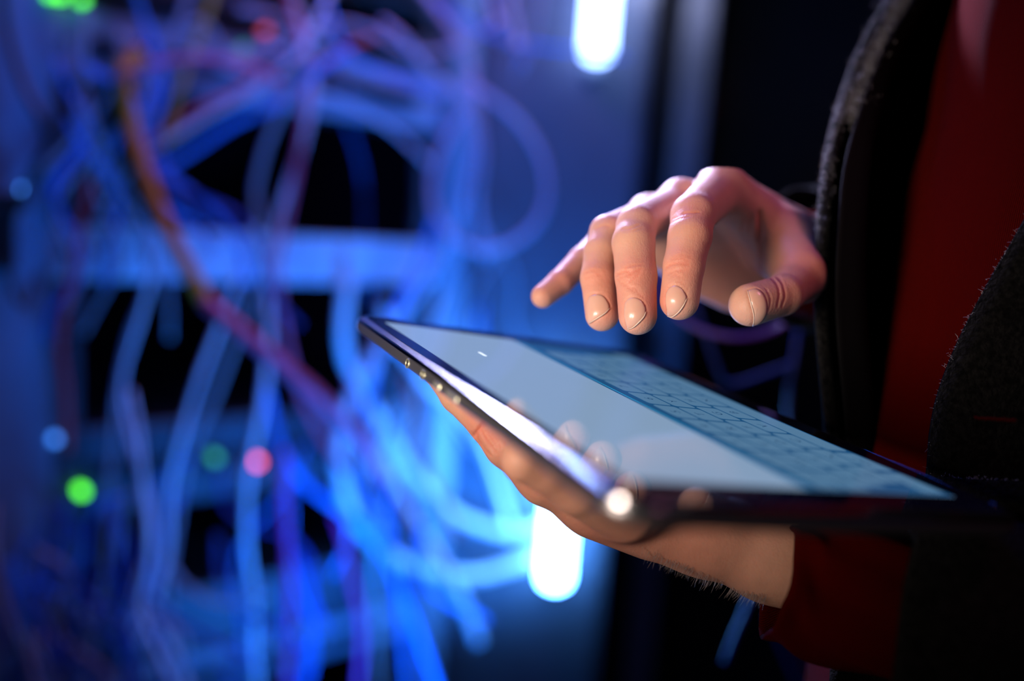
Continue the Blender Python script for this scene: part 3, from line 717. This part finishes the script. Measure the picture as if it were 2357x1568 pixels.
# sleeves and cuffs
def sleeve(name, pts, m, fold=1.5, n=32, hem=True, uvs=None, seed=0, parent=None):
    """open tube of cloth with folds and a rolled hem at its first end; pts: (centre, ry, rx) along the arm"""
    C_ = catmull([p[0] for p in pts], 8); Ra = catmull([(p[1], p[2], 0) for p in pts], 8); T = np.gradient(C_, axis=0); T /= np.linalg.norm(T, axis=1)[:, None]
    loops = []; U = []
    def loop(i, k):
        t = T[i]; v = np.array([0, 1., 0]); v -= (v @ t) * t; v /= np.linalg.norm(v); w = np.cross(t, v); L = []
        for a in np.linspace(0, 2 * math.pi, n, endpoint=False):
            f = 1 + fold * .02 * math.sin(3 * a + seed + i * .16) + fold * .016 * math.sin(7 * a - i * .3 + seed)
            L.append(C_[i] + v * math.cos(a) * (Ra[i, 0] * f + k) + w * math.sin(a) * (Ra[i, 1] * f + k))
        return L
    for i in range(len(C_) - 1, -1, -1): loops.append(loop(i, -2.6 if i else -2.2))
    L0 = np.array(loop(0, -1.2)) - T[0] * .9; loops.append(list(L0))
    for i in range(len(C_)): loops.append(loop(i, 0))
    V, F = loft(loops); o = mesh(name, V, F, m, parent)
    me = o.data; uvl = me.uv_layers.new(name='UVMap')
    for l in me.loops: vi = l.vertex_index; uvl.data[l.index].uv = ((vi % n) * (uvs or 1), (vi // n) * .2)
    return o
sleeve('sweater_cuff', [(PX(1815, 592, 466), 26, 27), (PX(1860, 606, 480), 29, 29), (PX(2000, 640, 515), 33, 33)], M['knit'], 2.5, uvs=2.1, parent=person)
sleeve('jacket_sleeve', [(PX(1858, 590, 492), 39, 38), (PX(1930, 600, 515), 44, 44), (PX(2100, 640, 560), 52, 52), ((345, 0, 575), 58, 58), ((362, -130, 565), 62, 62), ((360, -240, 560), 66, 66)], M['wool'], 2, parent=jk)
sleeve('sweater_cuff', [(PX(1790, 1326, 350), 24, 29), (PX(1860, 1346, 348), 25, 31), (PX(1980, 1382, 342), 26, 32), (PX(2120, 1425, 340), 27, 33)], M['knit'], 3.2, seed=1.4, uvs=2.1, parent=person)
sleeve('jacket_sleeve', [(PX(2005, 1425, 336), 44, 44), (PX(2080, 1450, 334), 47, 47), (PX(2250, 1500, 330), 52, 52), ((330, 165, 325), 58, 58), ((372, 60, 310), 62, 62), ((370, -140, 300), 66, 66), ((368, -260, 310), 66, 66)], M['wool'], 2.2, seed=.5, parent=jk)
# stitch
mesh('bar_tack_stitch', *ST, M['knit'], jk)
# wool fuzz along the lit edges, its pale fibres standing in for rim light
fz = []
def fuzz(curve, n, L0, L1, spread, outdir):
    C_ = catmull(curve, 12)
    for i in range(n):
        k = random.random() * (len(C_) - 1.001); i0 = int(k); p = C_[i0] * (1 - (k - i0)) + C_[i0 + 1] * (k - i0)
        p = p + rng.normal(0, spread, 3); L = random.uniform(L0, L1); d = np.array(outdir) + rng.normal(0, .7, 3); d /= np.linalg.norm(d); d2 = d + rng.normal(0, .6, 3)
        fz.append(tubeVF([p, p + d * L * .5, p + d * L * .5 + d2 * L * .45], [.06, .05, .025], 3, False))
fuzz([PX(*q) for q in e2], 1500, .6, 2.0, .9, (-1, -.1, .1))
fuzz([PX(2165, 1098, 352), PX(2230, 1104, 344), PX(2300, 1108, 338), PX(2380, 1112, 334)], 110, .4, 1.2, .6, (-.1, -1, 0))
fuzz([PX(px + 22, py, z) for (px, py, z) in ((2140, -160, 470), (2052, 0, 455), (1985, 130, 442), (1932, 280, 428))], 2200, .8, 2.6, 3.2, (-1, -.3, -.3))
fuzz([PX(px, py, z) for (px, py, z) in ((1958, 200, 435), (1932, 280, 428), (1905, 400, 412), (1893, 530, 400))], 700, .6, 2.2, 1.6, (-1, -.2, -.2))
o = mesh('rimlit_wool_fuzz', *join(fz), M['fuzz'], jk); o['kind'] = 'stuff'
# ================================================================ CABLES
def plane_z(px, py):
    d = W(PX(px, py, 1000)) - CAM; return 1000 * ((R0 - CAM) @ RB) / (d @ RB)
def cable(label, color, pts, r=2.9, z=None, group=None, plug=None, seg=8, deep=False):
    if any(k in label for k in ('lowest loop', 'upper loop', 'slanting down to a loose', 'bright centre', 'rising from the upper loop')) and color == 'white':
        pts = [(p[0], p[1], min(p[2] + 110, 1213 + .08 * (p[1] - 784))) for p in pts]       # level with the lower tube, which lights them from the side
    P = [PX(p[0], p[1], p[2] if deep or p[0] > 1010 or p[0] < 0 else min(p[2], plane_z(p[0], p[1]) - 14)) for p in pts]; C_ = catmull(P, seg)
    nm = 'network_cable'
    V, F = tubeVF(C_, r, 8)
    if plug is None:
        o = mesh(nm, V, F, CAB[color])
    else:
        o = mesh(nm, V, F, CAB[color]); 
        for e in plug:
            A, B = (C_[0], C_[1]) if e == 0 else (C_[-1], C_[-2]); d = (A - B) / np.linalg.norm(A - B)
            boot = mesh('strain_relief', *tubeVF([A - d * 10, A - d * 4, A], [r * 1.1, r * 1.7, r * 1.9], 10), CAB[color], o)
            s = np.cross(d, [0, 0, 1.]); s /= np.linalg.norm(s); t = np.cross(d, s)
            mesh('plug', *boxVF(A - s * 5.8 - t * 4, s * 11.6, t * 8, d * 20, .8), M['face'], o, smooth=False)
    tag(o, label, 'cable', group); return o
cable('pink cable arching over the top of the orange one', 'pink', [(640, 190, 900), (600, 165, 890), (520, 143, 880), (420, 140, 870), (340, 155, 860), (285, 175, 860)], 4.5)
cable('orange cable sweeping in a long arc down the middle of the rack', 'orange', [(330, 120, 880), (296, 145, 875), (284, 190, 870), (298, 290, 880), (345, 430, 880), (405, 570, 880), (475, 690, 890)], 8.0)
cable('pink cable running diagonally down into the bright centre from the orange one', 'pink', [(470, 690, 860), (560, 765, 860), (660, 850, 880), (740, 920, 900), (820, 1010, 930), (880, 1100, 960)], 7.5)
cable('bright cyan-white cable in the lowest loop left of the lower tube', 'white', [(1260, 1270, 1165), (1150, 1312, 1130), (1080, 1326, 1110), (1000, 1318, 1080), (920, 1290, 1060), (850, 1240, 1050), (800, 1160, 1050), (780, 1060, 1060), (795, 950, 1070), (840, 850, 1080), (900, 760, 1090), (950, 680, 1100), (1000, 600, 1120)], 8.0)
cable('bright white cable of the upper loop left of the lower tube', 'white', [(1270, 1205, 1160), (1180, 1225, 1140), (1110, 1212, 1130), (1040, 1180, 1110), (985, 1130, 1100), (930, 1060, 1080), (870, 960, 1080), (820, 880, 1080), (790, 780, 1080), (800, 640, 1100)], 7.5)
cable('saturated blue cable arcing beneath the pink diagonal one', 'blue', [(610, 880, 980), (625, 960, 980), (650, 1040, 980), (700, 1110, 990), (770, 1165, 1000), (840, 1215, 1030), (900, 1290, 1040)], 4.6)
cable('white cable slanting down to a loose end at lower centre', 'white', [(850, 930, 1050), (890, 1050, 1050), (940, 1170, 1050), (1000, 1270, 1050), (1050, 1350, 1050), (1080, 1420, 1050), (1102, 1480, 1050)], 6.0)
cable('long pale cable hanging full height just left of the pink diagonal', 'white', [(600, 1640, 960), (585, 1500, 960), (585, 1380, 960), (568, 1250, 950), (572, 1100, 950), (600, 950, 960), (618, 800, 970), (618, 650, 980), (640, 500, 990), (690, 350, 1000), (722, 200, 1000), (700, 80, 1000), (660, -60, 1000)], 3.6)
cable('blue-white cable sloping from the bright panel to the bottom left', 'white', [(590, 520, 960), (555, 620, 960), (510, 740, 950), (460, 870, 940), (420, 1000, 930), (390, 1130, 930), (385, 1260, 930), (350, 1400, 920), (265, 1600, 910)], 3.2)
cable('second blue-white cable running beside the sloping one, slightly right', 'grey', [(620, 560, 1000), (580, 680, 1000), (535, 800, 990), (490, 920, 990), (440, 1040, 980), (410, 1180, 980), (390, 1340, 970), (400, 1480, 970), (440, 1620, 970)], 3.2)
cable('pale cable with a double bend left of the dark rack opening', 'white', [(330, 500, 880), (352, 600, 880), (325, 720, 880), (285, 850, 880), (282, 940, 880), (315, 1060, 880), (345, 1180, 880), (345, 1290, 880), (310, 1420, 880), (250, 1600, 880)], 3.0)
cable('blue-grey cable hanging straight down left of the double-bend one', 'grey', [(330, 560, 900), (345, 650, 900), (300, 770, 900), (270, 900, 900), (255, 1050, 900), (243, 1250, 900), (225, 1420, 900), (180, 1620, 890)], 3.0)
cable('short white cable segment hanging in front at lower left', 'white', [(300, 900, 850), (320, 1010, 850), (328, 1120, 850), (338, 1200, 850), (340, 1300, 850), (322, 1400, 850), (370, 1520, 850), (430, 1640, 850)], 3.0)
cable('pink cable hanging vertically through the top of the rack', 'pink', [(640, -60, 980), (680, 40, 980), (705, 150, 980), (700, 260, 980), (680, 400, 980), (655, 520, 980), (640, 620, 980), (655, 760, 1000), (690, 900, 1010), (745, 1010, 1020), (810, 1100, 1030)], 3.4)
cable('dark magenta cable hanging vertically at bottom centre left', 'magenta', [(655, 1040, 960), (652, 1130, 960), (660, 1260, 960), (668, 1400, 960), (655, 1620, 960)], 3.6)
cable('magenta cable hanging vertically below the big white loops', 'magenta', [(770, 1180, 1000), (795, 1260, 1000), (812, 1350, 1000), (832, 1450, 1000), (820, 1640, 1000)], 3.4)
cable('lavender cable coiled into a ring at upper centre', 'lavender', [(1070, 190, 1040), (1130, 225, 1030), (1200, 285, 1030), (1250, 370, 1030), (1258, 460, 1030), (1215, 535, 1030), (1130, 575, 1030), (1045, 550, 1030), (1000, 480, 1035), (1000, 390, 1040), (1040, 300, 1045), (1090, 230, 1050)], 4.0)
cable('pale lavender cable crossing the ring and dropping towards the tablet', 'lavender', [(880, 50, 1020), (930, 90, 1020), (985, 160, 1030), (1050, 215, 1040), (1090, 290, 1050), (1085, 400, 1060), (1050, 510, 1070), (1000, 610, 1080), (940, 700, 1080), (880, 800, 1080), (840, 900, 1080)], 3.8)
cable('pale cable curving from the top edge to the lavender ring', 'lavender', [(930, -80, 1060), (990, 0, 1060), (1050, 80, 1060), (1085, 160, 1060), (1100, 260, 1060), (1110, 360, 1060), (1100, 470, 1070), (1120, 600, 1080)], 3.6)
cable('thin grey wire hanging against the pale panel at top', 'grey', [(1250, -80, 1120), (1242, 20, 1120), (1225, 100, 1120), (1190, 170, 1120)], 2.6)
cable('white cord with a plug hanging from the top edge, left of the upper tube', 'white', [(1110, -120, 1000), (1125, -30, 1000), (1140, 30, 1000), (1150, 60, 1000)], 3.4, plug=(1,))
cable('grey-white cord with a plug hanging right beside the other plug', 'white', [(1165, -120, 1010), (1175, -30, 1010), (1185, 50, 1010), (1195, 110, 1010)], 3.6, plug=(1,))
cable('olive yellow cable crossing behind the orange arc at top left', 'yellow', [(505, -60, 960), (480, 20, 960), (450, 100, 960), (418, 190, 960), (395, 270, 960), (380, 330, 960)], 3.4)
cable('blue cable bending down from the top edge at left', 'blue', [(300, -60, 930), (325, 30, 930), (360, 120, 930), (378, 210, 930), (350, 290, 930), (330, 360, 930)], 3.4)
cable('grey-blue cable slanting left from the top edge', 'grey', [(450, -60, 950), (420, 30, 950), (390, 100, 950), (350, 190, 950), (345, 280, 950), (370, 330, 950)], 3.2)
cable('pale blue cable slanting up to the right across the upper rack', 'white', [(330, 360, 920), (400, 315, 920), (480, 265, 930), (560, 225, 940), (640, 170, 950), (710, 90, 960), (760, -20, 970)], 3.4)
cable('dark blue cable slanting below the pale one in the upper rack', 'blue', [(360, 400, 930), (440, 350, 930), (540, 285, 940), (640, 240, 950), (720, 170, 960), (800, 120, 960)], 3.2)
cable('grey cable curving down beside the pink vertical one', 'grey', [(760, 60, 940), (715, 150, 940), (660, 230, 940), (618, 320, 940), (595, 400, 940), (588, 450, 940), (600, 520, 940)], 3.4)
cable('red cable crossing behind the pale blue slanting one', 'red', [(600, 170, 980), (540, 215, 980), (470, 245, 980), (400, 285, 980), (340, 340, 980)], 2.8)
cable('red cable rising to the right at upper centre', 'red', [(640, 230, 1040), (720, 165, 1040), (800, 110, 1040), (880, 80, 1040)], 2.8)
cable('pinkish red cable hanging beside the left rack post', 'red', [(205, 420, 900), (185, 520, 900), (165, 620, 900), (148, 720, 900), (138, 800, 900), (150, 900, 900), (155, 1040, 900)], 3.4)
cable('navy cable hanging inside the dark rack opening', 'blue', [(790, 260, 1150), (820, 340, 1150), (838, 430, 1150), (842, 560, 1150), (850, 700, 1150)], 2.8, deep=True)
cable('bright blue cable drooping down behind the tablet corner', 'blue', [(1000, 500, 1120), (960, 620, 1120), (900, 740, 1120), (860, 860, 1110), (850, 990, 1100), (880, 1130, 1100), (900, 1260, 1100), (920, 1400, 1100), (940, 1600, 1100)], 3.6)
cable('white cable falling steeply through the bright centre', 'white', [(1040, 600, 1100), (990, 760, 1100), (960, 900, 1100), (940, 1020, 1090), (905, 1120, 1080), (870, 1230, 1070), (860, 1380, 1070), (870, 1620, 1070)], 3.6)
cable('pink cable in the bright centre crossing the white loops', 'pink', [(800, 860, 1090), (840, 960, 1090), (875, 1060, 1090), (930, 1160, 1090), (985, 1250, 1090), (1040, 1330, 1090)], 3.4)
cable('blue cable sloping away at bottom centre toward the lower edge', 'blue', [(800, 1080, 1010), (860, 1220, 1010), (910, 1330, 1010), (960, 1450, 1010), (1010, 1600, 1010)], 3.8)
cable('brick red cable half hidden beneath the tablet corner', 'red', [(930, 860, 1120), (960, 960, 1120), (980, 1060, 1120), (1020, 1160, 1120), (1060, 1230, 1120)], 3.2)
cable('white cable rising from the upper loop to the tablet edge', 'white', [(1180, 1240, 1150), (1150, 1130, 1150), (1110, 1020, 1150), (1050, 940, 1150), (980, 880, 1140), (920, 800, 1130), (880, 700, 1120)], 5.5)
cable('black cable bowing across the pale left post from the top', 'black', [(2, -80, 800), (8, 20, 800), (25, 110, 800), (55, 200, 800), (95, 275, 800), (110, 330, 810), (85, 380, 810), (60, 440, 815)], 3.8)
cable('black cable looping down from the latch on the left post', 'black', [(100, 380, 820), (60, 440, 815), (25, 520, 810), (18, 600, 810), (35, 680, 810), (60, 700, 815), (75, 640, 830)], 3.0)
cable('purple cable curving beneath the fingertips', 'purple', [(1500, 600, 640), (1520, 670, 630), (1560, 725, 620), (1620, 762, 610), (1700, 778, 600), (1780, 760, 600), (1840, 715, 600), (1880, 650, 610)], 2.0)
cable('blue cable bent in a sharp hook behind the tablet', 'deepblue', [(1600, 700, 640), (1625, 770, 640), (1650, 840, 640), (1668, 880, 640), (1700, 882, 640), (1760, 862, 640), (1825, 838, 640)], 1.9)
cable('short blue cable hanging vertically beside the jacket', 'deepblue', [(1838, 760, 640), (1828, 830, 640), (1817, 900, 640), (1812, 990, 640)], 1.9)
cable('blue cable end hanging beneath the wrist', 'deepblue', [(1745, 1330, 620), (1720, 1400, 620), (1690, 1470, 620), (1668, 1530, 620)], 2.4)
cable('purple cable disappearing below the red cuff', 'purple', [(1800, 1430, 620), (1835, 1500, 620), (1870, 1580, 620), (1900, 1660, 620)], 2.0)
cable('dim indigo cable left of the purple one below the red cuff', 'navy', [(1770, 1420, 650), (1800, 1500, 650), (1840, 1590, 650), (1880, 1680, 650)], 2.2)
cable('pale blue cable arcing at low centre left of the magenta cable', 'grey', [(380, 1290, 950), (430, 1350, 950), (490, 1385, 950), (550, 1390, 950), (620, 1370, 950)], 3.2)
cable('white cable sloping to the lower edge at bottom left', 'white', [(330, 1340, 900), (360, 1420, 900), (400, 1500, 900), (450, 1620, 900)], 3.2)
# anonymous tangle: cords that nothing in the photograph tells apart
def tangle(n, group, label, x0, x1, y0, y1, z0, z1, cols, amp, vert=1, r=2.6, seed=1, deep=False):
    R_ = random.Random(seed)
    for i in range(n):
        x = R_.uniform(x0, x1); y = R_.uniform(y0, y1 - 150); z = R_.uniform(z0, z1); L = R_.uniform(250, 620); ang = R_.gauss(0, .35) + (0 if vert else 1.2)
        pts = []; ph = R_.uniform(0, 6); fr = R_.uniform(.6, 1.6)
        for k in range(7):
            t = k / 6; w = amp * math.sin(ph + t * 6.28 * fr)
            pts.append((x + math.sin(ang) * L * t + w * math.cos(ang), min(y + math.cos(ang) * L * t - w * math.sin(ang), 1900), z + 20 * math.sin(ph + 3 * t)))
        c_ = R_.choice(cols); cable(label.format({'navy': 'dark navy', 'white': 'white'}.get(c_, c_)), c_, pts, r * R_.uniform(.85, 1.15), group=group, seg=5, deep=deep)
tangle(15, 'cords in the tangle behind the left post', 'thin {} cord in the dense tangle right of the left post', 140, 330, -60, 640, 900, 960, ['blue', 'navy', 'grey', 'blue'], 38, seed=3)
tangle(26, 'cords in the tangle at the bottom left', 'thin {} cord in the dark tangle at the bottom left', 0, 330, 1100, 1650, 830, 900, ['blue', 'navy', 'navy', 'grey'], 36, seed=5)
tangle(12, 'dark cords behind the lower rack opening', '{} cord hanging in front of the lower part of the rack', 380, 1000, 1000, 1700, 950, 1050, ['navy', 'blue'], 40, seed=8)
tangle(4, 'pale cords behind the tablet corner', '{} cord in the bright bundle behind the tablet corner', 820, 1130, 560, 1200, 1100, 1160, ['white', 'blue', 'grey'], 36, seed=11)
tangle(6, 'cords at the top of the rack', '{} cord crossing the top of the rack', 380, 1000, -80, 260, 1000, 1080, ['grey', 'blue', 'lavender'], 40, 0, seed=13)
tangle(3, 'cords beside the cabinet panel', '{} cord hanging in front of the pale cabinet panel', 1060, 1180, 480, 900, 1120, 1170, ['blue', 'grey'], 18, seed=17)
